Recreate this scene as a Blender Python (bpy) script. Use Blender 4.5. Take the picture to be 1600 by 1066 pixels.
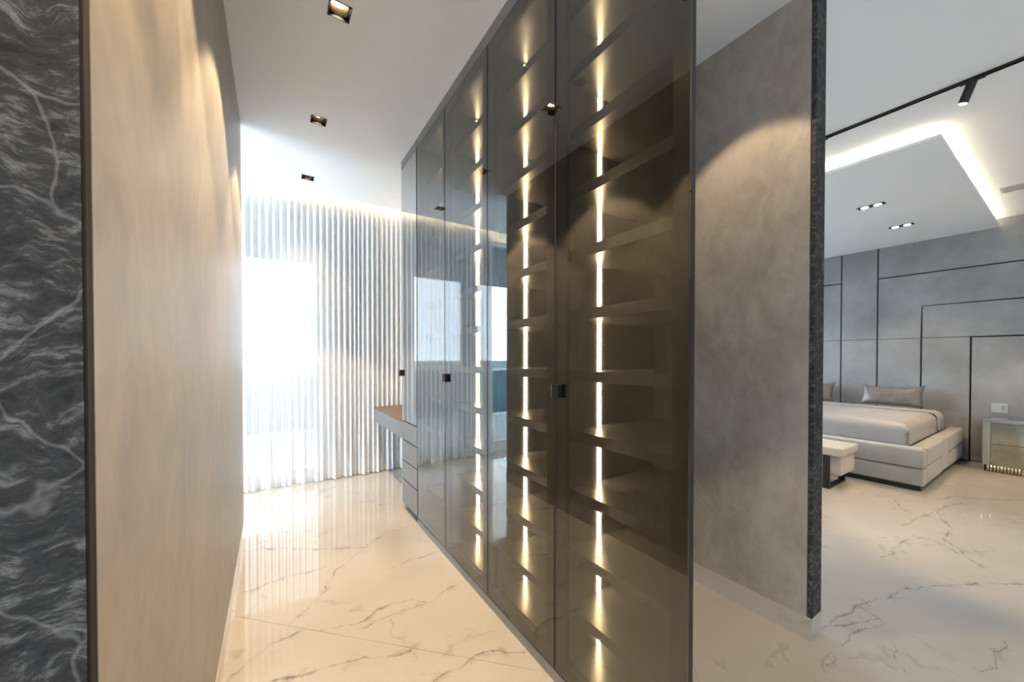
import bpy, bmesh, math, random
from mathutils import Vector, Matrix, noise
random.seed(7)
for o in list(bpy.data.objects): bpy.data.objects.remove(o)
SC = bpy.context.scene
COL = SC.collection
# ------------------------------------------------------------------ camera
EYE = 1.30
H = 2.985                                   # ceiling height
cam_d = bpy.data.cameras.new('camera'); cam = bpy.data.objects.new('camera', cam_d); COL.objects.link(cam)
cam_d.sensor_width = 36.0; cam_d.sensor_fit = 'HORIZONTAL'
cam_d.lens = 578.44 / 1600 * 36.0
cam_d.shift_y = (566.15 - 533.0) / 1600.0
cam_d.clip_start = 0.02; cam_d.clip_end = 6000
cam.location = (0, 0, EYE)
cam.rotation_euler = (math.pi/2 - 0.011339, 0, -0.57316)
SC.camera = cam
# ------------------------------------------------------------------ world, exposure
W = bpy.data.worlds.new('overcast_sky'); SC.world = W; W.use_nodes = True
bg = W.node_tree.nodes['Background']
bg.inputs['Color'].default_value = (0.80, 0.93, 1.08, 1); bg.inputs['Strength'].default_value = 5.5
SC.view_settings.view_transform = 'Standard'; SC.view_settings.look = 'None'
SC.view_settings.gamma = 1.0; SC.view_settings.use_curve_mapping = False
SC.view_settings.exposure = 1.32
cy = SC.cycles
cy.use_denoising = True
cy.max_bounces = 10; cy.diffuse_bounces = 5; cy.glossy_bounces = 5; cy.transmission_bounces = 6; cy.transparent_max_bounces = 16
cy.caustics_reflective = False; cy.caustics_refractive = False
cy.sample_clamp_indirect = 6.0
WARM = (1.0, 0.72, 0.43)
LED = (1.0, 0.74, 0.43)
SPOT_W = 58.0
# window portals guide the skylight through the window openings, seen and added
def portal(loc, rot, sx, sy):
    L = bpy.data.lights.new('window_portal', 'AREA'); L.shape = 'RECTANGLE'; L.size = sx; L.size_y = sy
    L.cycles.is_portal = True
    o = bpy.data.objects.new('window_portal', L); COL.objects.link(o); o.location = loc; o.rotation_euler = rot
portal((0.085, 4.62, 1.51), (-math.pi/2, 0, 0), 0.72, 2.8)
portal((-1.7, 4.62, 1.51), (-math.pi/2, 0, 0), 2.6, 2.8)
portal((-3.34, 2.4, 1.5), (0, -math.pi/2, 0), 2.8, 2.8)
portal((4.75, 4.62, 1.51), (-math.pi/2, 0, 0), 4.4, 2.8)
portal((-1.5, -3.62, .8), (math.pi/2, 0, 0), 1.6, 1.4)

# ------------------------------------------------------------------ materials
MATS = {}
def new_mat(name):
    m = bpy.data.materials.new(name); m.use_nodes = True; MATS[name] = m
    nt = m.node_tree; b = nt.nodes['Principled BSDF']
    return m, nt, b
def nd(nt, t, **k):
    n = nt.nodes.new(t)
    for a, v in k.items():
        if a.startswith('i_'):
            key = a[2:]; key = int(key) if key.isdigit() else key
            n.inputs[key].default_value = v
        else: setattr(n, a, v)
    return n
def flat(name, col, rough=0.5, metal=0.0, spec=0.5, var=0.0, vscale=6, bump=0.0, bscale=200, sheen=0.0, coat=0.0):
    m, nt, b = new_mat(name)
    b.inputs['Base Color'].default_value = (*col, 1); b.inputs['Roughness'].default_value = rough
    b.inputs['Metallic'].default_value = metal; b.inputs['Specular IOR Level'].default_value = spec
    b.inputs['Sheen Weight'].default_value = sheen; b.inputs['Coat Weight'].default_value = coat
    g = nd(nt, 'ShaderNodeNewGeometry')
    if var > 0:
        n = nd(nt, 'ShaderNodeTexNoise', i_Scale=vscale, i_Detail=5.0, i_Roughness=0.6)
        nt.links.new(g.outputs['Position'], n.inputs['Vector'])
        r = nd(nt, 'ShaderNodeValToRGB')
        r.color_ramp.elements[0].position = 0.3; r.color_ramp.elements[1].position = 0.7
        r.color_ramp.elements[0].color = (*[c*(1-var) for c in col], 1)
        r.color_ramp.elements[1].color = (*[min(1, c*(1+var)) for c in col], 1)
        nt.links.new(n.outputs['Fac'], r.inputs['Fac']); nt.links.new(r.outputs['Color'], b.inputs['Base Color'])
    if bump > 0:
        n = nd(nt, 'ShaderNodeTexNoise', i_Scale=bscale, i_Detail=3.0)
        nt.links.new(g.outputs['Position'], n.inputs['Vector'])
        bp = nd(nt, 'ShaderNodeBump', i_Strength=bump, i_Distance=0.002)
        nt.links.new(n.outputs['Fac'], bp.inputs['Height']); nt.links.new(bp.outputs['Normal'], b.inputs['Normal'])
    return m
def emit(name, col, s):
    m, nt, b = new_mat(name)
    b.inputs['Base Color'].default_value = (*col, 1)
    b.inputs['Emission Color'].default_value = (*col, 1); b.inputs['Emission Strength'].default_value = s
    return m

def plaster():
    m, nt, b = new_mat('polished_plaster')
    g = nd(nt, 'ShaderNodeNewGeometry')
    mp = nd(nt, 'ShaderNodeMapping'); mp.inputs['Scale'].default_value = (1, 1.0, 0.6); mp.inputs['Rotation'].default_value = (0.5, 0, 0)
    nt.links.new(g.outputs['Position'], mp.inputs['Vector'])
    n1 = nd(nt, 'ShaderNodeTexNoise', i_Scale=1.7, i_Detail=6.0, i_Roughness=0.62, i_Distortion=0.9)
    n2 = nd(nt, 'ShaderNodeTexNoise', i_Scale=7.0, i_Detail=5.0, i_Roughness=0.6, i_Distortion=1.6)
    for n in (n1, n2): nt.links.new(mp.outputs['Vector'], n.inputs['Vector'])
    mp3 = nd(nt, 'ShaderNodeMapping'); mp3.inputs['Scale'].default_value = (11, 9, 7.0); mp3.inputs['Rotation'].default_value = (0.6, 0, 0)
    nt.links.new(g.outputs['Position'], mp3.inputs['Vector'])
    n3 = nd(nt, 'ShaderNodeTexNoise', i_Scale=1.0, i_Detail=4.0, i_Roughness=0.6, i_Distortion=1.2); nt.links.new(mp3.outputs[0], n3.inputs['Vector'])
    m3 = nd(nt, 'ShaderNodeMath', operation='MULTIPLY', i_1=0.22); nt.links.new(n3.outputs['Fac'], m3.inputs[0])
    mx = nd(nt, 'ShaderNodeMath', operation='MULTIPLY_ADD', i_1=0.30)
    nt.links.new(n2.outputs['Fac'], mx.inputs[0]); nt.links.new(m3.outputs[0], mx.inputs[2])
    ad = nd(nt, 'ShaderNodeMath', operation='MULTIPLY_ADD', i_1=0.48)
    nt.links.new(n1.outputs['Fac'], ad.inputs[0]); nt.links.new(mx.outputs[0], ad.inputs[2])
    r = nd(nt, 'ShaderNodeValToRGB')
    e = r.color_ramp.elements
    e[0].position = 0.38; e[0].color = (0.258, 0.23, 0.195, 1)
    e[1].position = 0.62; e[1].color = (0.415, 0.383, 0.34, 1)
    nt.links.new(ad.outputs[0], r.inputs['Fac']); nt.links.new(r.outputs['Color'], b.inputs['Base Color'])
    rr = nd(nt, 'ShaderNodeMapRange', i_1=0.3, i_2=0.7, i_3=0.36, i_4=0.52)
    nt.links.new(ad.outputs[0], rr.inputs[0]); nt.links.new(rr.outputs[0], b.inputs['Roughness'])
    bp = nd(nt, 'ShaderNodeBump', i_Strength=0.25, i_Distance=0.004)
    nt.links.new(n2.outputs['Fac'], bp.inputs['Height']); nt.links.new(bp.outputs['Normal'], b.inputs['Normal'])
    return m
def dark_stone():
    m, nt, b = new_mat('dark_veined_stone')
    g = nd(nt, 'ShaderNodeNewGeometry')
    mp = nd(nt, 'ShaderNodeMapping'); mp.inputs['Scale'].default_value = (2.2, 2.2, 1.5); mp.inputs['Rotation'].default_value = (0, 0.12, 0)
    nt.links.new(g.outputs['Position'], mp.inputs['Vector'])
    big = nd(nt, 'ShaderNodeTexNoise', i_Scale=5.0, i_Detail=3.0, i_Roughness=0.5)
    nt.links.new(mp.outputs['Vector'], big.inputs['Vector'])
    sb = nd(nt, 'ShaderNodeVectorMath', operation='SUBTRACT'); sb.inputs[1].default_value = (.5, .5, .5)
    nt.links.new(big.outputs['Color'], sb.inputs[0])
    scl = nd(nt, 'ShaderNodeVectorMath', operation='SCALE'); scl.inputs['Scale'].default_value = 0.16
    nt.links.new(sb.outputs[0], scl.inputs[0])
    ad = nd(nt, 'ShaderNodeVectorMath', operation='ADD')
    nt.links.new(mp.outputs['Vector'], ad.inputs[0]); nt.links.new(scl.outputs[0], ad.inputs[1])
    st = nd(nt, 'ShaderNodeMapping'); st.inputs['Scale'].default_value = (6.0, 6.0, 22.0)
    nt.links.new(ad.outputs[0], st.inputs['Vector'])
    fine = nd(nt, 'ShaderNodeTexNoise', i_Scale=1.8, i_Detail=8.0, i_Roughness=0.74)
    nt.links.new(st.outputs[0], fine.inputs['Vector'])
    vo = nd(nt, 'ShaderNodeTexVoronoi', feature='DISTANCE_TO_EDGE', i_Scale=3.6)
    st2 = nd(nt, 'ShaderNodeMapping'); st2.inputs['Scale'].default_value = (1.2, 1.2, 1.0)
    nt.links.new(ad.outputs[0], st2.inputs['Vector']); nt.links.new(st2.outputs[0], vo.inputs['Vector'])
    vr = nd(nt, 'ShaderNodeMapRange', i_1=0.0, i_2=0.02, i_3=0.9, i_4=0.0)
    nt.links.new(vo.outputs['Distance'], vr.inputs[0])
    vm = nd(nt, 'ShaderNodeMath', operation='MULTIPLY'); nt.links.new(vr.outputs[0], vm.inputs[0]); nt.links.new(fine.outputs['Fac'], vm.inputs[1])
    r = nd(nt, 'ShaderNodeValToRGB'); e = r.color_ramp.elements
    e[0].position = 0.36; e[0].color = (0.022, 0.022, 0.023, 1)
    e[1].position = 0.68; e[1].color = (0.18, 0.18, 0.18, 1)
    q = e.new(0.52); q.color = (0.045, 0.045, 0.046, 1)
    nt.links.new(fine.outputs['Fac'], r.inputs['Fac'])
    mx = nd(nt, 'ShaderNodeMix', data_type='RGBA'); mx.inputs['B'].default_value = (0.22, 0.22, 0.22, 1)
    nt.links.new(vm.outputs[0], mx.inputs['Factor']); nt.links.new(r.outputs['Color'], mx.inputs['A'])
    nt.links.new(mx.outputs['Result'], b.inputs['Base Color'])
    b.inputs['Roughness'].default_value = 0.6; b.inputs['Specular IOR Level'].default_value = 0.12
    bp = nd(nt, 'ShaderNodeBump', i_Strength=0.4, i_Distance=0.003)
    nt.links.new(fine.outputs['Fac'], bp.inputs['Height']); nt.links.new(bp.outputs['Normal'], b.inputs['Normal'])
    return m

# veins of the marble floor: polylines in floor metres, with half width and strength
VEINS = [([(0.058, 2.084), (0.162, 2.183), (0.308, 2.469), (0.401, 2.553), (0.616, 2.754), (0.753, 2.807), (0.884, 2.836)], 0.006, 1.0),
  ([(-0.157, 1.858), (-0.024, 1.985), (0.103, 2.02)], 0.012, 1.0),
  ([(0.177, 1.967), (0.319, 1.931), (0.48, 1.977), (0.611, 1.966), (0.687, 1.88)], 0.006, 1.0),
  ([(0.334, 1.871), (0.511, 1.888), (0.687, 1.88), (0.863, 1.944), (0.963, 1.967)], 0.007, 1.0),
  ([(0.004, 1.755), (0.14, 1.721), (0.33, 1.673), (0.391, 1.617), (0.504, 1.606)], 0.01, 1.0),
  ([(0.534, 1.412), (0.695, 1.421), (0.806, 1.411), (0.936, 1.335)], 0.005, 1.0),
  ([(-0.058, 3.04), (0.235, 2.83), (0.507, 2.685)], 0.012, 1.0),
  ([(-0.147, 2.527), (0.087, 2.564), (0.276, 2.563)], 0.008, 1.0),
  ([(0.608, 3.376), (0.839, 3.377), (0.957, 3.371)], 0.007, 1.0),
  ([(0.565, 2.327), (0.773, 2.349), (0.943, 2.334)], 0.004, 1.0),
  ([(4.763, 0.933), (4.521, 0.835)], 0.012, 1.0),
  ([(4.081, 0.759), (4.756, 0.683), (5.18, 0.593)], 0.01, 1.0),
  ([(4.756, 0.683), (4.356, 0.556), (4.061, 0.542), (3.827, 0.424), (3.682, 0.332)], 0.008, 1.0),
  ([(3.981, 0.617), (3.803, 0.421)], 0.008, 1.0),
  ([(3.319, 0.715), (3.459, 0.681), (3.767, 0.687), (3.918, 0.635)], 0.01, 1.0),
  ([(5.016, 0.788), (5.375, 0.631), (5.51, 0.487), (5.755, 0.293)], 0.01, 1.0),
  ([(2.201, 0.676), (2.44, 0.643), (2.608, 0.634), (2.786, 0.568), (2.959, 0.543), (3.123, 0.471), (3.282, 0.39), (3.497, 0.28), (3.639, 0.181)], 0.0065, 1.0),
  ([(2.29, 0.639), (2.396, 0.591), (2.529, 0.563), (2.561, 0.622)], 0.006, 1.0),
  ([(2.453, 0.503), (2.309, 0.449), (2.176, 0.392)], 0.004, 1.0),
  ([(2.142, 0.574), (2.269, 0.579), (2.36, 0.554), (2.45, 0.525), (2.529, 0.563)], 0.007, 1.0),
  ([(1.907, 0.573), (1.981, 0.607), (2.068, 0.6), (2.043, 0.567), (1.955, 0.584)], 0.005, 1.0),
  ([(2.454, 0.235), (2.546, 0.191), (2.813, 0.199)], 0.005, 1.0)]
def marble(name='veined_marble', tiles=True):
    m, nt, b = new_mat(name)
    g = nd(nt, 'ShaderNodeNewGeometry')
    pos = g.outputs['Position']
    L = nt.links.new
    # wobble
    def wob(src, sc, amp, det):
        n = nd(nt, 'ShaderNodeTexNoise', i_Scale=sc, i_Detail=det, i_Roughness=0.6); L(src, n.inputs['Vector'])
        s = nd(nt, 'ShaderNodeVectorMath', operation='SUBTRACT'); s.inputs[1].default_value = (.5, .5, .5); L(n.outputs['Color'], s.inputs[0])
        c = nd(nt, 'ShaderNodeVectorMath', operation='SCALE'); c.inputs['Scale'].default_value = amp; L(s.outputs[0], c.inputs[0])
        a = nd(nt, 'ShaderNodeVectorMath', operation='ADD'); L(src, a.inputs[0]); L(c.outputs[0], a.inputs[1])
        return a.outputs[0]
    fuzz = nd(nt, 'ShaderNodeTexNoise', i_Scale=9.0, i_Detail=5.0, i_Roughness=0.65); L(pos, fuzz.inputs['Vector'])
    last = None
    if tiles:
        p = wob(pos, 7.0, 0.10, 4.0)
        fl = nd(nt, 'ShaderNodeVectorMath', operation='MULTIPLY'); fl.inputs[1].default_value = (1, 1, 0); L(p, fl.inputs[0])
        p = fl.outputs[0]
        for pts, w, st in VEINS:
            for (ax, ay), (bx, by) in zip(pts[:-1], pts[1:]):
                dx, dy = bx-ax, by-ay; ln = math.hypot(dx, dy)
                if ln < 1e-4: continue
                if last is not None:           # chain the segments so the shader compiler keeps its stack short
                    ch = nd(nt, 'ShaderNodeVectorMath', operation='MULTIPLY_ADD'); ch.inputs[1].default_value = (0, 0, 1e-9); L(last, ch.inputs[0]); L(p, ch.inputs[2]); src = ch.outputs[0]
                else: src = p
                a = nd(nt, 'ShaderNodeVectorMath', operation='SUBTRACT'); a.inputs[1].default_value = (ax, ay, 0); L(src, a.inputs[0])
                d = nd(nt, 'ShaderNodeVectorMath', operation='DOT_PRODUCT'); d.inputs[1].default_value = (dx/ln**2, dy/ln**2, 0); L(a.outputs[0], d.inputs[0])
                c = nd(nt, 'ShaderNodeClamp'); L(d.outputs['Value'], c.inputs[0])
                s = nd(nt, 'ShaderNodeVectorMath', operation='MULTIPLY_ADD'); s.inputs[1].default_value = (-dx, -dy, 0)
                L(c.outputs[0], s.inputs[0]); L(a.outputs[0], s.inputs[2])
                l = nd(nt, 'ShaderNodeVectorMath', operation='LENGTH'); L(s.outputs[0], l.inputs[0])
                k = nd(nt, 'ShaderNodeMath', operation='DIVIDE', i_1=w*.8); L(l.outputs['Value'], k.inputs[0])
                if last is None: last = k.outputs[0]
                else:
                    mn = nd(nt, 'ShaderNodeMath', operation='MINIMUM'); L(last, mn.inputs[0]); L(k.outputs[0], mn.inputs[1]); last = mn.outputs[0]
        core = nd(nt, 'ShaderNodeMapRange', i_1=0.35, i_2=1.3, i_3=1.0, i_4=0.0); core.interpolation_type = 'SMOOTHSTEP'; L(last, core.inputs[0])
        halo = nd(nt, 'ShaderNodeMapRange', i_1=0.0, i_2=7.0, i_3=1.0, i_4=0.0); L(last, halo.inputs[0])
        fz = nd(nt, 'ShaderNodeMapRange', i_1=0.42, i_2=0.66, i_3=0.1, i_4=1.0); L(fuzz.outputs['Fac'], fz.inputs[0])
        cm = nd(nt, 'ShaderNodeMath', operation='MULTIPLY'); L(core.outputs[0], cm.inputs[0]); L(fz.outputs[0], cm.inputs[1])
        fz2 = nd(nt, 'ShaderNodeMapRange', i_1=0.52, i_2=0.66, i_3=0.0, i_4=0.55); L(fuzz.outputs['Fac'], fz2.inputs[0])
        hm = nd(nt, 'ShaderNodeMath', operation='MULTIPLY'); L(halo.outputs[0], hm.inputs[0]); L(fz2.outputs[0], hm.inputs[1])
        vein = nd(nt, 'ShaderNodeMath', operation='MAXIMUM'); L(cm.outputs[0], vein.inputs[0]); L(hm.outputs[0], vein.inputs[1])
        vein = vein.outputs[0]
    # faint hairline veins everywhere
    q = wob(pos, 1.3, 0.9, 4.0)
    n = nd(nt, 'ShaderNodeTexNoise', i_Scale=0.8, i_Detail=3.0, i_Roughness=0.5); L(q, n.inputs['Vector'])
    s = nd(nt, 'ShaderNodeMath', operation='SUBTRACT', i_1=0.5); L(n.outputs['Fac'], s.inputs[0])
    ab = nd(nt, 'ShaderNodeMath', operation='ABSOLUTE'); L(s.outputs[0], ab.inputs[0])
    hr = nd(nt, 'ShaderNodeMapRange', i_1=0.0, i_2=0.008, i_3=0.30, i_4=0.0); L(ab.outputs[0], hr.inputs[0])
    ms = nd(nt, 'ShaderNodeMapRange', i_1=0.45, i_2=0.6, i_3=0.0, i_4=1.0); L(fuzz.outputs['Fac'], ms.inputs[0])
    hh = nd(nt, 'ShaderNodeMath', operation='MULTIPLY'); L(hr.outputs[0], hh.inputs[0]); L(ms.outputs[0], hh.inputs[1])
    out = hh.outputs[0]
    if tiles:
        mm = nd(nt, 'ShaderNodeMath', operation='MAXIMUM'); L(out, mm.inputs[0]); L(vein, mm.inputs[1]); out = mm.outputs[0]
    cl = nd(nt, 'ShaderNodeTexNoise', i_Scale=1.1, i_Detail=4.0); L(pos, cl.inputs['Vector'])
    base = nd(nt, 'ShaderNodeValToRGB'); e = base.color_ramp.elements
    e[0].position = 0.35; e[0].color = (0.45, 0.418, 0.37, 1); e[1].position = 0.62; e[1].color = (0.52, 0.488, 0.438, 1)
    L(cl.outputs['Fac'], base.inputs['Fac'])
    mx = nd(nt, 'ShaderNodeMix', data_type='RGBA'); mx.inputs['B'].default_value = (0.16, 0.14, 0.125, 1)
    L(out, mx.inputs['Factor']); L(base.outputs['Color'], mx.inputs['A']); L(mx.outputs['Result'], b.inputs['Base Color'])
    b.inputs['Roughness'].default_value = 0.045; b.inputs['IOR'].default_value = 1.55
    return m
def smoked_glass(name, tint, n_ior, extra=0.0):
    """thin coated pane: straight-through tinted light plus Fresnel mirror reflection on both faces"""
    m = bpy.data.materials.new(name); m.use_nodes = True; nt = m.node_tree; nt.nodes.clear()
    g = nd(nt, 'ShaderNodeNewGeometry')
    mixi = nd(nt, 'ShaderNodeMix', data_type='FLOAT'); mixi.inputs['A'].default_value = n_ior; mixi.inputs['B'].default_value = 1.0/n_ior
    nt.links.new(g.outputs['Backfacing'], mixi.inputs['Factor'])
    f = nd(nt, 'ShaderNodeFresnel'); nt.links.new(mixi.outputs['Result'], f.inputs['IOR'])
    ad = nd(nt, 'ShaderNodeMath', operation='ADD', i_1=extra, use_clamp=True); nt.links.new(f.outputs[0], ad.inputs[0])
    t = nd(nt, 'ShaderNodeBsdfTransparent'); t.inputs['Color'].default_value = (*tint, 1)
    gl = nd(nt, 'ShaderNodeBsdfGlossy'); gl.inputs['Roughness'].default_value = 0.0; gl.inputs['Color'].default_value = (0.94, 0.965, 0.965, 1)
    mx = nd(nt, 'ShaderNodeMixShader'); nt.links.new(ad.outputs[0], mx.inputs[0]); nt.links.new(t.outputs[0], mx.inputs[1]); nt.links.new(gl.outputs[0], mx.inputs[2])
    o = nd(nt, 'ShaderNodeOutputMaterial'); nt.links.new(mx.outputs[0], o.inputs['Surface'])
    MATS[name] = m; return m
def sheer():
    m = bpy.data.materials.new('sheer_voile'); m.use_nodes = True; nt = m.node_tree; nt.nodes.clear()
    d = nd(nt, 'ShaderNodeBsdfDiffuse'); d.inputs['Color'].default_value = (0.82, 0.83, 0.84, 1)
    tl = nd(nt, 'ShaderNodeBsdfTranslucent'); tl.inputs['Color'].default_value = (0.80, 0.82, 0.84, 1)
    mx = nd(nt, 'ShaderNodeMixShader'); mx.inputs[0].default_value = 0.07
    nt.links.new(d.outputs[0], mx.inputs[1]); nt.links.new(tl.outputs[0], mx.inputs[2])
    t = nd(nt, 'ShaderNodeBsdfTransparent')
    lw = nd(nt, 'ShaderNodeLayerWeight'); lw.inputs['Blend'].default_value = 0.5
    mr = nd(nt, 'ShaderNodeMapRange', i_1=0.0, i_2=0.55, i_3=0.70, i_4=0.98); nt.links.new(lw.outputs['Facing'], mr.inputs[0])
    m2 = nd(nt, 'ShaderNodeMixShader'); nt.links.new(mr.outputs[0], m2.inputs[0])
    nt.links.new(t.outputs[0], m2.inputs[1]); nt.links.new(mx.outputs[0], m2.inputs[2])
    o = nd(nt, 'ShaderNodeOutputMaterial'); nt.links.new(m2.outputs[0], o.inputs['Surface'])
    MATS['sheer_voile'] = m; return m

M_plaster = plaster(); M_stone = dark_stone(); M_floor = marble(); M_base = marble('marble_skirting', False)
M_joint = flat('tile_joint', (0.45, 0.41, 0.36), 0.8)
M_ceil = flat('matt_white_ceiling', (0.87, 0.905, 0.95), 0.9, var=0.015, vscale=1.5)
M_white = flat('white_paint', (0.78, 0.79, 0.80), 0.7, var=0.02)
M_wframe = flat('white_window_frame', (0.72, 0.74, 0.76), 0.4, var=0.02)
M_lacq = flat('grey_lacquer', (0.185, 0.195, 0.205), 0.33, var=0.04, vscale=3)
M_inner = flat('bronze_grey_lacquer', (0.088, 0.092, 0.090), 0.34, var=0.14, vscale=5, spec=0.8)
M_shelf = flat('metallic_shelf_lacquer', (0.19, 0.185, 0.17), 0.27, metal=0.5, var=0.08, vscale=5)
M_alu = flat('dark_anodised_frame', (0.018, 0.018, 0.018), 0.45, metal=0.3, var=0.05)
M_plinth = flat('steel_blue_plinth', (0.23, 0.26, 0.285), 0.35, metal=0.5, var=0.05)
M_black = flat('black_metal', (0.012, 0.012, 0.013), 0.38, var=0.1)
M_handle = flat('matt_black_handle', (0.006, 0.006, 0.006), 0.6, spec=0.2)
M_gap = flat('black_gap', (0.006, 0.006, 0.006), 0.9)
M_glass = smoked_glass('smoked_glass', (0.64, 0.64, 0.625), 1.78)
M_mirror = smoked_glass('mirror_glass', (0.35, 0.35, 0.35), 1.5, 0.33)
M_clear = smoked_glass('clear_glass', (0.97, 0.98, 0.98), 1.3)
M_teal = smoked_glass('teal_glass', (0.46, 0.56, 0.58), 1.3)
M_led = emit('warm_led_strip', LED, 30.0)
M_cove = emit('warm_cove_led', (1.0, 0.78, 0.48), 11.0)
M_vled = emit('warm_wall_led', (1.0, 0.74, 0.42), 14.0)
M_cove2 = emit('pale_cove_led', (1.0, 0.84, 0.60), 7.0)
M_lamp = emit('lamp_lens', (1.0, 0.86, 0.62), 9.0)
M_wood = flat('walnut_top', (0.15, 0.085, 0.045), 0.4, var=0.25, vscale=9)
M_curtain = sheer()
M_panel = flat('grey_suede_panel', (0.30, 0.30, 0.30), 0.8, var=0.20, vscale=2.2, bump=0.15, bscale=90, sheen=0.15)
M_bed = flat('grey_velvet', (0.42, 0.405, 0.38), 0.75, var=0.10, vscale=6, bump=0.1, sheen=0.3)
M_duvet = flat('silver_satin_duvet', (0.40, 0.372, 0.355), 0.42, var=0.08, vscale=4, bump=0.35, bscale=14, sheen=0.1)
M_pillow = flat('mauve_grey_satin', (0.20, 0.172, 0.168), 0.32, var=0.18, vscale=9, bump=0.3, bscale=22)
M_bench = flat('cream_velvet', (0.46, 0.435, 0.39), 0.75, var=0.06, sheen=0.2)
M_chrome = flat('antiqued_mirror', (0.47, 0.46, 0.39), 0.06, metal=1.0, var=0.08, vscale=14)
M_silver = flat('silver_trim', (0.60, 0.60, 0.58), 0.18, metal=1.0, var=0.05)
M_brass = flat('pale_brass_flutes', (0.62, 0.55, 0.42), 0.25, metal=1.0, var=0.05)
M_plate = flat('grey_socket_plate', (0.48, 0.49, 0.50), 0.4, var=0.03)
M_sea = flat('hazy_teal_sea', (0.13, 0.18, 0.19), 0.9, spec=0.0, var=0.1, vscale=0.02)
M_bal = flat('balcony_concrete', (0.50, 0.50, 0.50), 0.7, var=0.05)
M_bal2 = flat('balcony_soffit', (0.30, 0.31, 0.32), 0.8, var=0.03)

# ------------------------------------------------------------------ mesh helpers
def link(o, parent=None):
    COL.objects.link(o)
    if parent is not None: o.parent = parent
    return o
def tag(o, label=None, cat=None, group=None, kind=None):
    if label: o['label'] = label
    if cat: o['category'] = cat
    if group: o['group'] = group
    if kind: o['kind'] = kind
    return o
def empty(name, loc=(0, 0, 0)):
    o = bpy.data.objects.new(name, None); o.empty_display_size = 0.1; o.location = loc; link(o); return o
class MB:
    def __init__(s): s.bm = bmesh.new()
    def box(s, x0, x1, y0, y1, z0, z1, bev=0.0, seg=2):
        r = bmesh.ops.create_cube(s.bm, size=1.0)
        vs = r['verts']
        for v in vs:
            v.co = Vector((x0 + (v.co.x+.5)*(x1-x0), y0 + (v.co.y+.5)*(y1-y0), z0 + (v.co.z+.5)*(z1-z0)))
        if bev > 0:
            es = list({e for v in vs for e in v.link_edges})
            bmesh.ops.bevel(s.bm, geom=es, offset=bev, segments=seg, profile=0.5, affect='EDGES')
        return s
    def prism(s, pts, z0, z1):
        a = [s.bm.verts.new((x, y, z0)) for x, y in pts]; b = [s.bm.verts.new((x, y, z1)) for x, y in pts]
        n = len(pts)
        s.bm.faces.new(a[::-1]); s.bm.faces.new(b)
        for i in range(n): s.bm.faces.new((a[i], a[(i+1) % n], b[(i+1) % n], b[i]))
        return s
    def poly_x(s, pts, x0, x1):      # polygon in (y, z) extruded along x
        a = [s.bm.verts.new((x0, y, z)) for y, z in pts]; b = [s.bm.verts.new((x1, y, z)) for y, z in pts]
        n = len(pts)
        s.bm.faces.new(a); s.bm.faces.new(b[::-1])
        for i in range(n): s.bm.faces.new((a[(i+1) % n], a[i], b[i], b[(i+1) % n]))
        return s
    def tube(s, c, r, p0, p1, seg=24, r2=None):
        p0, p1 = Vector(p0), Vector(p1); ax = p1-p0
        q = ax.to_track_quat('Z', 'Y').to_matrix().to_4x4()
        mt = Matrix.Translation((p0+p1)/2) @ q
        bmesh.ops.create_cone(s.bm, cap_ends=c, segments=seg, radius1=r, radius2=r if r2 is None else r2, depth=ax.length, matrix=mt)
        return s
    def build(s, name, mat, parent=None, smooth=False, origin=None):
        bmesh.ops.recalc_face_normals(s.bm, faces=s.bm.faces)
        me = bpy.data.meshes.new(name)
        if origin is not None: bmesh.ops.translate(s.bm, verts=s.bm.verts, vec=-Vector(origin))
        s.bm.to_mesh(me); s.bm.free(); me.materials.append(mat)
        if smooth:
            for p in me.polygons: p.use_smooth = True
        o = bpy.data.objects.new(name, me); link(o, parent)
        if origin is not None: o.location = origin
        return o
def part(name, mat, parent, *boxes, bev=0.0, seg=2, smooth=False):
    """boxes are in world coordinates; the parent sits at its own base point without rotation"""
    m = MB()
    for b in boxes: m.box(*b, bev=bev, seg=seg)
    o = m.build(name, mat, parent, smooth)
    if parent is not None: o.location = -parent.location
    return o
def rel(o, parent): o.location = -parent.location; return o
def struct(name, mat, *boxes, bev=0.0):
    return tag(part(name, mat, None, *boxes, bev=bev), kind='structure')
def cells(us, vs, holes):
    """rectangles of the grid us x vs that are not inside a hole"""
    out = []
    for u0, u1 in zip(us[:-1], us[1:]):
        for v0, v1 in zip(vs[:-1], vs[1:]):
            cu, cv = (u0+u1)/2, (v0+v1)/2
            if not any(a < cu < b and c < cv < d for a, b, c, d in holes): out.append((u0, u1, v0, v1))
    return out
def grid_slab(rect, holes):
    us = sorted({rect[0], rect[1], *[h[0] for h in holes], *[h[1] for h in holes]})
    vs = sorted({rect[2], rect[3], *[h[2] for h in holes], *[h[3] for h in holes]})
    return cells(us, vs, holes)

# ------------------------------------------------------------------ key planes
XL, XLB = -0.1865, -0.30          # left wall: corridor face, back face
XW = 0.937                        # wardrobe front
XP, XPB = 2.063, 2.176            # partition wall faces
YF = 4.47                         # facade inner face
YEND = 0.669                      # near ends of both walls
XH = 7.40                         # headboard wall
X0, X1, Y0, Y1 = -3.2, XH, -3.5, YF

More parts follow.
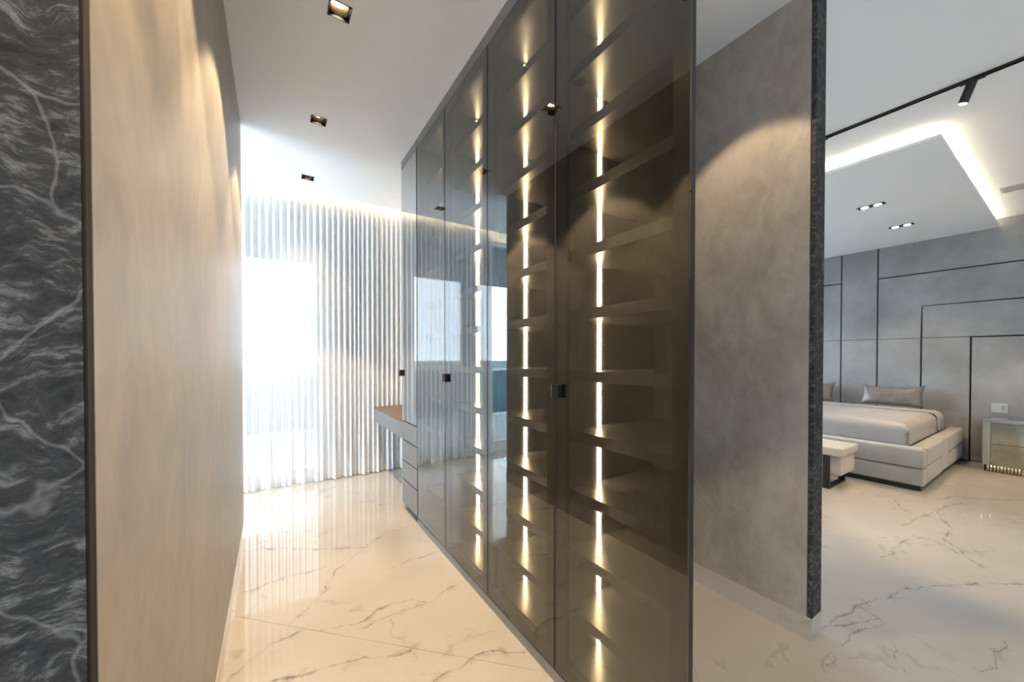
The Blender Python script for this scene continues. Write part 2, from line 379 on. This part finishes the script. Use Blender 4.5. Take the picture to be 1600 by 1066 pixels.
# ------------------------------------------------------------------ floor with diagonal slabs
fl = struct('floor', M_joint, (X0-.12, X1+.2, Y0-.12, Y1+.13, -0.12, -0.003))
R2 = math.sqrt(2)
A0 = 2.14/R2; TA, TB = 1.6, 3.2; B0 = 0.6/R2
for i in range(-4, 5):
    for j in range(-4, 4):
        a0, a1 = A0 + i*TA + .0008, A0 + (i+1)*TA - .0008
        b0, b1 = B0 + j*TB + .0008, B0 + (j+1)*TB - .0008
        bm = bmesh.new()
        bmesh.ops.create_cube(bm, size=1.0)
        for v in bm.verts:
            a = a0 if v.co.x < 0 else a1; b = b0 if v.co.y < 0 else b1
            v.co = Vector(((a+b)/R2, (a-b)/R2, -0.003 if v.co.z < 0 else 0.0))
        for co, no in (((X0, 0, 0), (-1, 0, 0)), ((X1, 0, 0), (1, 0, 0)), ((0, Y0, 0), (0, -1, 0)), ((0, Y1, 0), (0, 1, 0))):
            g = bm.verts[:] + bm.edges[:] + bm.faces[:]
            r = bmesh.ops.bisect_plane(bm, geom=g, plane_co=co, plane_no=no, clear_outer=True)
            ed = [e for e in r['geom_cut'] if isinstance(e, bmesh.types.BMEdge)]
            if ed: bmesh.ops.contextual_create(bm, geom=ed)
        if len(bm.faces) < 4: bm.free(); continue
        m = MB(); m.bm.free(); m.bm = bm
        m.build('tile', M_floor, fl)

# ------------------------------------------------------------------ ceiling with lamp recesses and a curtain pocket
XD = 0.2823
DL = [(XD, 0.0),  (XD, 0.9919), (XD, 1.9803), (XD, 2.9687), (XD, 3.957), (1.61, 0.92), (6.1, -0.75)]
hs = 0.051
CE = 4.285                         # ceiling edge before the curtain pocket
holes = [(x-hs, x+hs, y-hs, y+hs) for x, y in DL]
struct('ceiling', M_ceil, *[(a, b, c, d, H, H+.14) for a, b, c, d in grid_slab((X0, X1, Y0, CE), holes)])
struct('trim_1', M_ceil, (X0, X1, CE, YF, H+.11, H+.14))          # lid of the curtain pocket
# ------------------------------------------------------------------ facade with door openings
WIN = [(-0.29, 0.45, 0.03, 2.92), (-3.0, -0.42, 0.03, 2.92), (2.55, 6.95, 0.03, 2.92)]  # last opening is unseen, added to light the bedroom
struct('wall_facade', M_white, *[(a, b, YF, YF+.13, c, d) for a, b, c, d in grid_slab((X0, X1+.2, 0, H+.14), WIN)])
for k, (a, b, c, d) in enumerate(WIN):
    w = empty('window_%d' % (k+1), ((a+b)/2, YF+.06, c)); tag(w, kind='structure')
    t = 0.045
    part('frame', M_wframe, w, (a, a+t, YF+.03, YF+.10, c, d), (b-t, b, YF+.03, YF+.10, c, d), (a+t, b-t, YF+.03, YF+.10, c, c+.10), (a+t, b-t, YF+.03, YF+.10, d-t, d))
    n = 3 if k == 2 else 1
    for i in range(n):
        u0 = a+t+(b-a-2*t)*i/n; u1 = a+t+(b-a-2*t)*(i+1)/n
        part('pane', M_clear, w, (u0+.012 if i else u0, u1, YF+.06, YF+.068, c+.10, d-t))
        if i: part('mullion', M_wframe, w, (u0-.025, u0+.012, YF+.03, YF+.10, c+.10, d-t))
# ------------------------------------------------------------------ outer walls of the flat
WL = (1.0, 3.8, 0.1, 2.9)
struct('wall_left', M_white, *[(X0-.12, X0, a, b, c, d) for a, b, c, d in grid_slab((Y0-.12, YF+.13, 0, H+.14), [WL])])
w = empty('window_5', (X0-.06, 2.45, .1)); tag(w, kind='structure')  # unseen window, added to bring cool daylight into the corridor
part('frame', M_wframe, w, (X0-.1, X0-.03, 1.0, 1.05, .1, 2.9), (X0-.1, X0-.03, 3.75, 3.8, .1, 2.9), (X0-.1, X0-.03, 1.05, 3.75, .1, .15), (X0-.1, X0-.03, 1.05, 3.75, 2.85, 2.9))
for i in range(2): part('pane', M_clear, w, (X0-.07, X0-.062, 1.05+i*1.35, 2.39+i*1.35, .15, 2.85))
hole4 = (-2.3, -0.7, 0.1, 1.5)
struct('wall_back', M_white, *[(a, b, Y0-.12, Y0, c, d) for a, b, c, d in grid_slab((X0, X1+.2, 0, H+.14), [hole4])])
w = empty('window_4', (-1.5, Y0-.06, .1)); tag(w, kind='structure')  # unseen window, added behind the camera as a daylight source
part('frame', M_wframe, w, (-2.3, -2.25, Y0-.1, Y0-.03, .1, 1.5), (-.75, -.7, Y0-.1, Y0-.03, .1, 1.5), (-2.25, -.75, Y0-.1, Y0-.03, .1, .15), (-2.25, -.75, Y0-.1, Y0-.03, 1.45, 1.5))
for i in range(2): part('pane', M_clear, w, (-2.25+i*.75, -2.25+(i+1)*.75-.02, Y0-.07, Y0-.062, .15, 1.45))
# ------------------------------------------------------------------ corridor wall and partition, with stone ends and marble skirting
BB = 0.103
wl = struct('wall_corridor', M_plaster, (XLB, XL, YEND, 3.302, BB, H))
part('stone_end_cap', M_stone, wl, (XLB-.004, XL-.004, YEND-.02, YEND-.004, BB, H))
part('edge_strip', M_gap, wl, (XL-.006, XL-.001, YEND-.018, YEND, BB, H))
struct('baseboard_corridor', M_base, (XLB-.002, XL+.003, YEND-.022, 3.304, 0, BB))
wp = struct('wall_partition', M_plaster, (XP, XPB, YEND+.02, 4.24, BB, H))
part('stone_end_cap', M_stone, wp, (XP+.004, XPB, YEND, YEND+.018, BB, H), bev=.002)
struct('baseboard_partition', M_base, (XP-.003, XPB+.002, YEND-.002, 4.24, 0, BB))

# ------------------------------------------------------------------ headboard wall with upholstered panels
wr = struct('wall_right', M_gap, (XH+.03, XH+.2, Y0, YF, 0, H+.14))
G = 0.007
def panel(pts):
    # inset polygon by half the joint, soft raised edge
    m = MB(); m.poly_x(pts, XH, XH+.03)
    m.bm.faces.ensure_lookup_table()
    es = [e for e in m.bm.edges if all(abs(v.co.x-XH) < 1e-5 for v in e.verts)]
    bmesh.ops.bevel(m.bm, geom=es, offset=.008, segments=2, profile=.6, affect='EDGES')
    m.build('panel', M_panel, wr)
def rectp(y0, y1, z0, z1): panel([(y0+G, z0+G), (y1-G, z0+G), (y1-G, z1-G), (y0+G, z1-G)])
YA = [0.787, 1.213, 1.65, 2.06]; ZA = [1.567, 2.01, 2.45, H]; S = 1.570; YC = 1.855
def mir(y): return 2*YC - y
def sides(f):
    f(lambda y: y); f(mir)
def nested(m):
    def pg(pts):
        q = [(m(y), z) for y, z in pts]
        panel(q if m(0) == 0 else q[::-1])
    lo = -0.35
    pg([(lo, G), (YA[0]-G, G), (YA[0]-G, ZA[0]-G), (lo, ZA[0]-G)])
    pg([(YA[0]+G, G), (YA[1]-G, G), (YA[1]-G, S-.002), (YA[0]+G, S-.002)])
    pg([(lo, S+.002+G), (YA[1]-G, S+.002), (YA[1]-G, ZA[1]-G), (lo, ZA[1]-G)])
    pg([(YA[1]+G, G), (YA[2]-G, G), (YA[2]-G, S-.002), (YA[1]+G, S-.002)])
    pg([(YA[1]+G, S+.002), (YA[2]-G, S+.002), (YA[2]-G, ZA[2]-G), (lo, ZA[2]-G), (lo, ZA[1]+G), (YA[1]+G, ZA[1]+G)])
    pg([(lo, ZA[2]+G), (YA[2]-G, ZA[2]+G), (YA[2]-G, H), (lo, H)])
sides(nested)
rectp(YA[2], YA[3], 0.0, S-.002+G); rectp(YA[2], YA[3], S+.002-G, H)
rectp(Y0, -0.355, 0, H); rectp(4.065, YF, 0, H)

# ------------------------------------------------------------------ floating ceiling panel with cove light (bedroom)
PZ = 2.885
fp = struct('ceiling_panel', M_ceil, (4.02, XH-.005, 0.575, 3.135, PZ, PZ+.02))
part('cove_led', M_cove2, fp, (4.07, XH-.03, 0.625, 0.637, PZ+.021, PZ+.029), (4.07, XH-.03, 3.073, 3.085, PZ+.021, PZ+.029), (4.07, 4.082, 0.637, 3.073, PZ+.021, PZ+.029))
part('hanger', M_ceil, fp, (4.6, 7.0, 1.0, 2.7, PZ+.02, H))

# ------------------------------------------------------------------ outside: balcony, railing, sea
struct('balcony_floor', M_bal, (-7, 9, YF+.13, 7.7, -.2, -.03))
struct('balcony_soffit', M_bal2, (-7, 9, YF+.13, 7.45, H-.03, H+.2))
rl = empty('balcony_railing', (0, 7.62, -.03)); tag(rl, 'tinted glass balcony railing with white top rail outside the window', 'railing')
part('top_rail', M_wframe, rl, (-7, 9, 7.59, 7.65, 1.0, 1.05))
for i in range(8): part('glass_panel', M_teal, rl, (-7+i*2+.01, -5+i*2-.01, 7.612, 7.628, 0.0, 1.0))
struct('sea', M_sea, (-3000, 3000, 12, 5000, -41, -40))

# ------------------------------------------------------------------ sheer curtain
def curtain():
    bm = bmesh.new()
    x0, x1 = -0.62, 1.98
    xs = []; x = x0
    while x < x1: xs.append(x); x += 0.0045
    ph = 0.0; prow = []
    for x in xs:
        k = 0.0 if x < 0.40 else min(1, (x-.40)/.12)
        wl = 0.060 + (0.050-0.060)*k + (0.012+0.012*k)*noise.noise((x*7, 3.1, 0))
        ph += 2*math.pi*0.0045/wl; prow.append(ph)
    zs = [0.012, 0.06, 0.14, 0.25, 0.4, 0.6, 0.9, 1.3, 1.7, 2.1, 2.5, 2.8, H+.09]
    rows = []
    for z in zs:
        low = max(0, 1-z/0.7)
        row = []
        for x, p in zip(xs, prow):
            k = 0.0 if x < 0.40 else min(1, (x-.40)/.15)
            amp = 0.018 + 0.005*k + 0.006*noise.noise((x*11, z*.12, 2.0))
            y = 4.355 + amp*math.sin(p + 0.35*noise.noise((x*4, z*.22, 9))) + 0.022*noise.noise((x*6, z*.12, 5)) + low*0.024*math.sin(x*43 + 1.2*noise.noise((x*3, 0, 1)))
            row.append(bm.verts.new((x, y, z + (low > .9)*0.008*noise.noise((x*9, 1, 1)))))
        rows.append(row)
    for r0, r1 in zip(rows[:-1], rows[1:]):
        for i in range(len(xs)-1): bm.faces.new((r0[i], r0[i+1], r1[i+1], r1[i]))
    m = MB(); m.bm.free(); m.bm = bm
    c = empty('curtain', (.7, 4.355, 0)); tag(c, 'floor length white sheer pleated curtain across the far end of the corridor', 'curtain')
    rel(m.build('fabric', M_curtain, c, True), c)
    part('rail', M_wframe, c, (x0-.1, x1+.05, 4.345, 4.365, H+.09, H+.105))
curtain()
cl = tag(part('cove_led', M_cove, None, (X0+.1, 2.0, CE+.012, CE+.022, H+.085, H+.10)), 'warm linear light hidden in the curtain pocket along the ceiling edge', 'light strip')
vl = tag(part('wall_led', M_vled, None, (1.556, 1.566, 4.20, 4.215, 0.80, H-.02)), 'vertical warm light line on the wall behind the vanity desk', 'light strip')

# ------------------------------------------------------------------ wardrobe
D = [3.2095, 2.805, 2.2567, 1.6895, 1.1382, 0.5751]
ZB, ZT = 0.058, 2.912
XI, XB = 0.968, 1.545              # inside front, back panel face
SH, SP, ST = 1.25, 0.2375, 0.040   # shelf level, pitch, thickness
chx = lambda x: D[5] + (x-XW)*(0.9445-D[5])/(1.565-XW)     # chamfered end, outer line
chi = lambda x: chx(x) + 0.024                              # inner line
wd = empty('wardrobe', (1.2, 1.7, 0)); tag(wd, 'full height grey wardrobe with smoked glass doors and glowing interior shelves', 'wardrobe')
def wpart(name, mat, *b, **k): return part(name, mat, wd, *b, **k)
wpart('plinth', M_plinth, (XW+.004, XW+.03, D[5]+.004, D[1], 0, .048))
rel(MB().prism([(XW+.03, D[1]), (XW+.03, chi(XW+.03)), (XB+.02, chi(XB+.02)), (XB+.02, D[1])], 0.048, ZB).build('bottom_panel', M_inner, wd), wd)
rel(MB().prism([(XI, D[1]), (XI, chi(XI)), (XB+.02, chi(XB+.02)), (XB+.02, D[1])], ZT, H-.002).build('top_panel', M_inner, wd), wd)
wpart('fascia', M_lacq, (XW, XI-.002, D[5]+.002, D[1], ZT+.004, H-.001))
wpart('back_panel', M_shelf, (XB, XB+.02, chi(XB), D[1], ZB, ZT))
rel(MB().prism([(XW+.026, chx(XW+.026)), (XB+.02, chx(XB+.02)), (XB+.02, chi(XB+.02)), (XW+.026, chi(XW+.026))], 0, H-.002).build('end_panel', M_lacq, wd), wd)
for k in (1, 2, 3, 4):
    wpart('divider', M_inner, (XI, XB, D[k]-.01, D[k]+.01, ZB, ZT))
    wpart('led_strip', M_led, (1.162, 1.181, D[k]-.0135, D[k]-.0101, ZB+.01, ZT-.01))
for k in (1, 2, 3, 4):
    ya, yb = D[k+1]+.0102, D[k]-.0138
    for j in range(-5, 7):
        z1 = SH + j*SP
        if j == -5: z1 = ZB + .016
        z0 = max(z1-ST, ZB+.0005)
        m = MB()
        if k < 4: m.box(1.0, XB-.001, ya, yb, z0, z1, bev=.0015, seg=1)
        else: m.prism([(1.0, yb), (1.0, chi(1.0)+.001), (XB-.001, chi(XB)+.001), (XB-.001, yb)], z0, z1)
        rel(m.build('shelf', M_shelf, wd), wd)
FR = 0.054
def door(y0, y1, handle):
    dr = wpart('door', M_alu, (XW+.0065, XW+.026, y0+FR, y1-FR, ZB, ZB+FR), (XW+.0065, XW+.026, y0+FR, y1-FR, ZT-FR, ZT),
               (XW+.0065, XW+.026, y0, y0+FR, ZB, ZT), (XW+.0065, XW+.026, y1-FR, y1, ZB, ZT))
    p = part('glass_pane', M_glass, None, (XW, XW+.006, y0, y1, ZB, ZT)); p.parent = dr; p.location = (0, 0, 0)
    if handle is not None:
        a, b = handle
        q = part('handle', M_handle, None, (XW-.020, XW-.0005, a, b, 1.146, 1.198), bev=.002); q.parent = dr
        r = part('handle_reflection', M_silver, None, (XW-.021, XW-.019, b+.0005, b+.004, 1.147, 1.197)); r.parent = dr  # silver strip standing in for the reflection of the handle's side
gp = 0.0045
door(D[5]+.002, D[4]-gp, (D[4]-.042, D[4]-.006))
door(D[4]+gp, D[3]-gp, None)
door(D[3]+gp, D[2]-gp, (D[2]-.048, D[2]-.005))
door(D[2]+gp, D[1]-gp, None)
for k in (2, 3, 4): wpart('gap_shade_strip', M_gap, (XW+.0008, XW+.0305, D[k]-.0042, D[k]+.0042, ZB, ZT))  # black strips put into the door gaps to paint their shade

# ------------------------------------------------------------------ vanity cabinet with drawers and mirror door
vc = empty('vanity_cabinet', (1.25, 3.0, 0)); tag(vc, 'narrow grey drawer cabinet with mirrored upper door beside the desk', 'cabinet')
y0, y1 = D[1]+.0105, D[0]
part('body', M_inner, vc, (XW+.024, XB+.02, y0, y1, .05, H-.002))
part('plinth', M_gap, vc, (XW+.05, XB, y0+.002, y1-.01, 0, .05))
zz = [0.055, 0.262, 0.425, 0.600, 0.762]
for a, b in zip(zz[:-1], zz[1:]):
    part('drawer', M_lacq, vc, (XW, XW+.022, y0+.002, y1, a+.005, b-.005), bev=.0015, seg=1)
vd = part('mirror_door', M_alu, vc, (XW+.0065, XW+.022, y0+.002, y1, .768, ZT))
p = part('mirror_pane', M_mirror, None, (XW, XW+.006, y0+.002, y1, .768, ZT)); p.parent = vd
p = part('handle', M_handle, None, (XW-.020, XW-.0005, y1-.02, y1+.02, 1.146, 1.198), bev=.002); p.parent = vd
part('fascia', M_lacq, vc, (XW, XW+.022, y0+.002, y1, ZT+.004, H-.002))
struct('wall_vanity', M_plaster, (1.568, 1.60, D[0], 4.24, 0, H))
# floating desk
dk = empty('floating_desk', (1.25, 3.74, .6)); tag(dk, 'floating grey vanity desk with brown wooden top in front of the curtain', 'desk')
part('carcass', M_lacq, dk, (XW+.022, XB, D[0]+.001, 4.25, .602, .742))
part('drawer_front', M_lacq, dk, (XW, XW+.021, D[0]+.003, 4.245, .602, .742), bev=.0015, seg=1)
part('desktop', M_wood, dk, (XW, XB, D[0]+.001, 4.255, .743, .762), bev=.001, seg=1)

# ------------------------------------------------------------------ recessed square downlights
def downlight(x, y, label, power, half=43, blend=0.16):
    e = empty('downlight', (x, y, H)); tag(e, label, 'ceiling light', 'square recessed downlights')
    s = hs-.001; t = .004
    part('trim', M_black, e, (x-s, x-s+t, y-s, y+s, H-.002, H+.06), (x+s-t, x+s, y-s, y+s, H-.002, H+.06),
         (x-s+t, x+s-t, y-s, y-s+t, H-.002, H+.06), (x-s+t, x+s-t, y+s-t, y+s, H-.002, H+.06))
    part('housing', M_black, e, (x-s, x+s, y-s, y+s, H+.06, H+.07))
    m = MB(); m.tube(False, .046, (x, y, H+.012), (x, y, H+.055), 28, .030); m.tube(False, .0462, (x, y, H+.012), (x, y, H+.018), 28)
    o = m.build('reflector', M_refl, e, True); o.location = -e.location
    m = MB(); m.tube(True, .030, (x, y, H+.040), (x, y, H+.048), 24); o = m.build('lens', M_lamp, e); o.location = -e.location
    L = bpy.data.lights.new('downlight_beam', 'SPOT'); L.energy = power; L.color = WARM; L.spot_size = math.radians(2*half); L.spot_blend = blend; L.shadow_soft_size = .02
    o = bpy.data.objects.new('downlight_beam', L); link(o, e); o.location = (0, 0, .012)
M_refl = flat('bronze_reflector', (0.07, 0.05, 0.035), 0.35, metal=1.0)
downlight(*DL[0], 'square black recessed downlight directly above the camera', SPOT_W)
downlight(*DL[1], 'square black recessed downlight at the near end of the corridor, mirrored at top of glass', SPOT_W)
downlight(*DL[2], 'large square black recessed downlight at the top edge of the corridor ceiling', SPOT_W)
downlight(*DL[3], 'square black recessed downlight in the middle of the corridor row', SPOT_W)
downlight(*DL[4], 'square black recessed downlight nearest the curtain', SPOT_W*.4, 40, 0.9)
downlight(*DL[5], 'square black recessed downlight between wardrobe end and plaster partition', SPOT_W*.36, 41)
downlight(*DL[6], 'unseen square black downlight added out of frame to light the bed side', SPOT_W*9, 48)  # added lamp out of view, brightens the long side of the bed
sp_ = empty('ceiling_speaker', (.30, 1.676, H)); tag(sp_, 'small round ceiling disc between two corridor downlights', 'speaker')
m = MB(); m.tube(True, .05, (.30, 1.676, H-.012), (.30, 1.676, H-.0005), 32, .056); rel(m.build('ring', M_white, sp_), sp_)
m = MB(); m.tube(True, .036, (.30, 1.676, H-.0145), (.30, 1.676, H-.0122), 32); rel(m.build('grille', M_plate, sp_), sp_)

# ------------------------------------------------------------------ track light in the bedroom
XT = 3.545
tr = empty('light_track', (XT, 0, H)); tag(tr, 'long black magnetic track on the bedroom ceiling', 'light track')
part('rail', M_black, tr, (XT-.016, XT-.010, -2.6, 2.2, H-.012, H-.0005), (XT+.010, XT+.016, -2.6, 2.2, H-.012, H-.0005), (XT-.010, XT+.010, -2.6, 2.2, H-.004, H-.0005))
def spot(y, tilt, label, power=30):
    e = empty('track_spotlight', (XT, y, H-.012)); tag(e, label, 'spotlight', 'black track spotlights')
    part('adapter', M_black, e, (XT-.014, XT+.014, y-.05, y+.05, H-.020, H-.0122))
    d = Vector((math.sin(tilt[0]), math.sin(tilt[1]), -1)).normalized()
    p0 = Vector((XT, y, H-.020)); p1 = p0 + d*.115
    m = MB(); m.tube(True, .022, p0, p1, 24); rel(m.build('barrel', M_black, e), e)
    m = MB(); m.tube(True, .018, p1+d*.0002, p1+d*.003, 24); rel(m.build('lens', M_lamp, e), e)
    L = bpy.data.lights.new('spot_beam', 'SPOT'); L.energy = power; L.color = WARM; L.spot_size = math.radians(55); L.spot_blend = .4; L.shadow_soft_size = .02
    o = bpy.data.objects.new('spot_beam', L); link(o, e); o.location = p1+d*.006-Vector(e.location)
    o.rotation_euler = d.to_track_quat('-Z', 'Y').to_euler()
spot(.385, (0.10, 0.35), 'black cylinder spotlight hanging from the middle of the track')
spot(1.13, (0.10, 0.20), 'black track spotlight peeking out beside the partition edge')
# twin downlights in the floating panel
def twin(x, y, label):
    e = empty('twin_downlight', (x, y, PZ)); tag(e, label, 'ceiling light', 'twin downlights in the floating panel')
    part('trim', M_black, e, (x-.045, x+.045, y-.105, y+.105, PZ-.004, PZ-.0005), bev=.001, seg=1)
    for s in (-.05, .05):
        m = MB(); m.tube(True, .030, (x, y+s, PZ-.0065), (x, y+s, PZ-.0042), 24); rel(m.build('lens', M_lamp, e), e)
    L = bpy.data.lights.new('twin_beam', 'SPOT'); L.energy = 34; L.color = WARM; L.spot_size = math.radians(100); L.spot_blend = .5; L.shadow_soft_size = .04
    o = bpy.data.objects.new('twin_beam', L); link(o, e); o.location = (0, 0, -.01)
twin(5.245, 1.227, 'black twin recessed downlight in the floating ceiling, nearer the foot of the bed')
twin(6.335, 1.213, 'black twin recessed downlight in the floating ceiling, nearer the headboard wall')
# linear air vent
av = empty('air_vent', (6.17, .1, H)); tag(av, 'pale linear air slot in the bedroom ceiling beside the floating panel', 'air vent')
part('frame', M_plate, av, (6.08, 6.10, -.9, .48, H-.006, H-.0005), (6.25, 6.27, -.9, .48, H-.006, H-.0005), (6.10, 6.25, .46, .48, H-.006, H-.0005))
for i in range(4): part('slat', M_plate, av, (6.105+i*.037, 6.13+i*.037, -.9, .458, H-.004, H-.0005))

# ------------------------------------------------------------------ bed
BX0, BX1, BY0, BY1 = 5.268, 7.385, 0.838, 2.872
bed = empty('bed', (6.3, YC, 0)); tag(bed, 'low grey upholstered bed with wide padded frame against the panelled wall', 'bed')
part('plinth', M_black, bed, (BX0+.02, BX1, BY0+.02, BY1-.02, 0, .05))
part('lower_foot_rail', M_bed, bed, (BX0, BX0+.14, BY0, BY1, .05, .213), bev=.016, seg=3, smooth=True)
part('upper_foot_rail', M_bed, bed, (BX0, BX0+.14, BY0, BY1, .220, .412), bev=.026, seg=4, smooth=True)
for a, b in ((BY0, BY0+.12), (BY1-.12, BY1)):
    part('lower_side_rail', M_bed, bed, (BX0+.141, 6.12, a, b, .05, .213), bev=.014, seg=3, smooth=True)
    part('upper_side_rail', M_bed, bed, (BX0+.141, 6.12, a, b, .220, .412), bev=.024, seg=4, smooth=True)
    part('side_block', M_bed, bed, (6.124, 6.48, a, b, .05, .412), bev=.024, seg=4, smooth=True)
    part('lower_side_rail', M_bed, bed, (6.484, BX1, a, b, .05, .213), bev=.014, seg=3, smooth=True)
    part('upper_side_rail', M_bed, bed, (6.484, BX1, a, b, .220, .412), bev=.024, seg=4, smooth=True)
part('slat_base', M_bed, bed, (BX0+.141, BX1, BY0+.121, BY1-.121, .05, .26))
mt = tag(part('mattress', M_duvet, None, (BX0+.185, 7.36, BY0+.165, BY1-.165, .262, .585), bev=.05, seg=4, smooth=True), 'thick grey covered mattress on the bed frame', 'mattress')
def duvet():
    e = empty('duvet', (6.25, YC, .6)); tag(e, 'smooth silver grey duvet covering the bed and hanging over its foot', 'duvet')
    def sheet(name, x0, x1, y0, y1, z0, z1, r, th, foot, side0, side1):
        # rounded drape: profile radius r at covered edges
        bm = bmesh.new()
        def prof(t0, t1, down0, down1, n):
            pts = []
            if down0:
                for i in range(7): pts.append((t0, z0 + (z1-r-z0)*i/6))
                for i in range(1, 6): a = math.pi/2*i/6; pts.append((t0 + r*(1-math.cos(a)), z1-r+r*math.sin(a)))
            a0 = t0 + (r if down0 else 0); a1 = t1 - (r if down1 else 0)
            for i in range(n+1): pts.append((a0+(a1-a0)*i/n, z1))
            if down1:
                for i in range(5, 0, -1): a = math.pi/2*i/6; pts.append((t1 - r*(1-math.cos(a)), z1-r+r*math.sin(a)))
                for i in range(6, -1, -1): pts.append((t1, z0 + (z1-r-z0)*i/6))
            return pts
        px = prof(x0, x1, foot, False, 26); py = prof(y0, y1, side0, side1, 26)
        g = []
        for (x, zx) in px:
            row = []
            for (y, zy) in py:
                z = min(zx, zy)
                w = 0.010*noise.noise((x*3, y*3, 4)) + 0.005*noise.noise((x*9, y*7, z*3))
                low = max(0, (z1-.08-z)/(z1-z0))
                dx = -0.016*low*noise.noise((y*11, z*2, 7)) if zx < zy else 0
                dy = -0.016*low*noise.noise((x*9, z*2, 3)) if zy <= zx else 0
                row.append(bm.verts.new((x+dx, y+dy, z + (w if z > z1-.02 else 0))))
            g.append(row)
        for i in range(len(g)-1):
            for j in range(len(g[0])-1):
                q = (g[i][j], g[i+1][j], g[i+1][j+1], g[i][j+1])
                bm.faces.new(q)
        m = MB(); m.bm.free(); m.bm = bm
        o = rel(m.build(name, M_duvet, e, True), e)
        mo = o.modifiers.new('thickness', 'SOLIDIFY'); mo.thickness = th; mo.offset = 1
    sheet('cover', BX0+.166, 7.02, BY0+.146, BY1-.146, .40, .612, .07, .020, True, True, True)
    sheet('folded_edge', 6.70, 6.96, BY0+.124, BY1-.124, .43, .634, .07, .016, False, True, True)
duvet()
# pillows leaning on the panelled wall
def pillow(name, yc, w, h, t, label, zb, lean):
    bm = bmesh.new(); N, Mn = 30, 16
    top = {}; 
    for s in (1, -1):
        for i in range(N+1):
            for j in range(Mn+1):
                u = -1+2*i/N; v = -1+2*j/Mn
                if s == -1 and (i in (0, N) or j in (0, Mn)): top[(s, i, j)] = top[(1, i, j)]; continue
                f = max(0, (1-abs(u)**3.2)*(1-abs(v)**2.6))**.55
                pin = 1-.07*(1-u*u)*abs(v)**6; pin2 = 1-.06*(1-v*v)*abs(u)**6
                wr = .012*noise.noise((u*5+yc, v*2.5, s*2)) * (1-f*.4)
                sag = -.035*(1-u*u)*(v > 0)*v
                top[(s, i, j)] = bm.verts.new((-s*t/2*f + wr*f, u*w/2*pin2, (v*pin+1)*h/2 + sag))
        for i in range(N):
            for j in range(Mn):
                q = [top[(s, i, j)], top[(s, i+1, j)], top[(s, i+1, j+1)], top[(s, i, j+1)]]
                bm.faces.new(q if s == 1 else q[::-1])
    m = MB(); m.bm.free(); m.bm = bm
    o = m.build(name, M_pillow, None, True)
    o.location = (7.12, yc, zb); o.rotation_euler = (0, lean, 0)
    tag(o, label, 'pillow', 'satin pillows leaning on the headboard')
pillow('pillow', 1.452, .62, .30, .15, 'mauve grey satin pillow leaning on the panelled wall, fully in view', .648, .35)
pillow('pillow', 2.38, .62, .30, .15, 'mauve grey satin pillow half hidden behind the partition edge', .648, .35)

# ------------------------------------------------------------------ bench at the foot of the bed
bn = empty('bench', (4.85, YC, 0)); tag(bn, 'cream upholstered bench with black metal legs at the foot of the bed', 'bench')
part('seat_cushion', M_bench, bn, (4.615, 5.085, 1.265, 2.44, .335, .415), bev=.012, seg=3, smooth=True)
part('upholstered_box', M_bench, bn, (4.655, 5.05, 1.285, 2.42, .140, .334), bev=.012, seg=3, smooth=True)
for yy in (1.365, 2.29):
    part('leg', M_black, bn, (4.625, 4.640, yy, yy+.055, .012, .334), (5.06, 5.075, yy, yy+.055, .012, .334), (4.625, 5.075, yy, yy+.055, 0, .012))
# ------------------------------------------------------------------ mirrored nightstand
ns = empty('nightstand', (7.13, .3, 0)); tag(ns, 'mirrored two drawer nightstand with fluted base beside the bed', 'nightstand')
NX, NY0, NY1 = 6.89, -.06, .645
part('body', M_chrome, ns, (NX+.022, 7.385, NY0+.01, NY1-.01, .07, .565))
part('top', M_silver, ns, (NX-.006, 7.388, NY0-.004, NY1-.008, .567, .600), bev=.004)
for a, b in ((NY1-.062, NY1), (NY0, NY0+.062)): part('corner_post', M_silver, ns, (NX-.004, NX+.021, a+.002, b-.002, .075, .565), bev=.006)
for a, b in ((.08, .318), (.326, .548)): part('drawer', M_chrome, ns, (NX+.004, NX+.021, NY0+.068, NY1-.068, a+.002, b), bev=.004)
part('base', M_gap, ns, (NX+.02, 7.38, NY0+.02, NY1-.02, 0, .069))
for i in range(27):
    y = NY0+.035+i*.024
    m = MB(); m.tube(True, .0119, (NX+.012, y, 0.005), (NX+.012, y, .072), 10); rel(m.build('flute', M_brass, ns, True), ns)
# socket plate on the panel above the nightstand
so = empty('socket_plate', (XH, .56, .65)); tag(so, 'grey double wall socket plate above the nightstand', 'socket')
part('plate', M_plate, so, (XH-.008, XH-.0005, .497, .622, .632, .752), bev=.002)
part('rocker_switch', M_plate, so, (XH-.011, XH-.0082, .571, .608, .660, .725), bev=.001)
part('outlet', M_plate, so, (XH-.011, XH-.0082, .511, .552, .660, .725), bev=.001)
for z in (.676, .703): part('outlet_slot', M_gap, so, (XH-.0118, XH-.0111, .520, .528, z, z+.012), (XH-.0118, XH-.0111, .536, .544, z, z+.012))
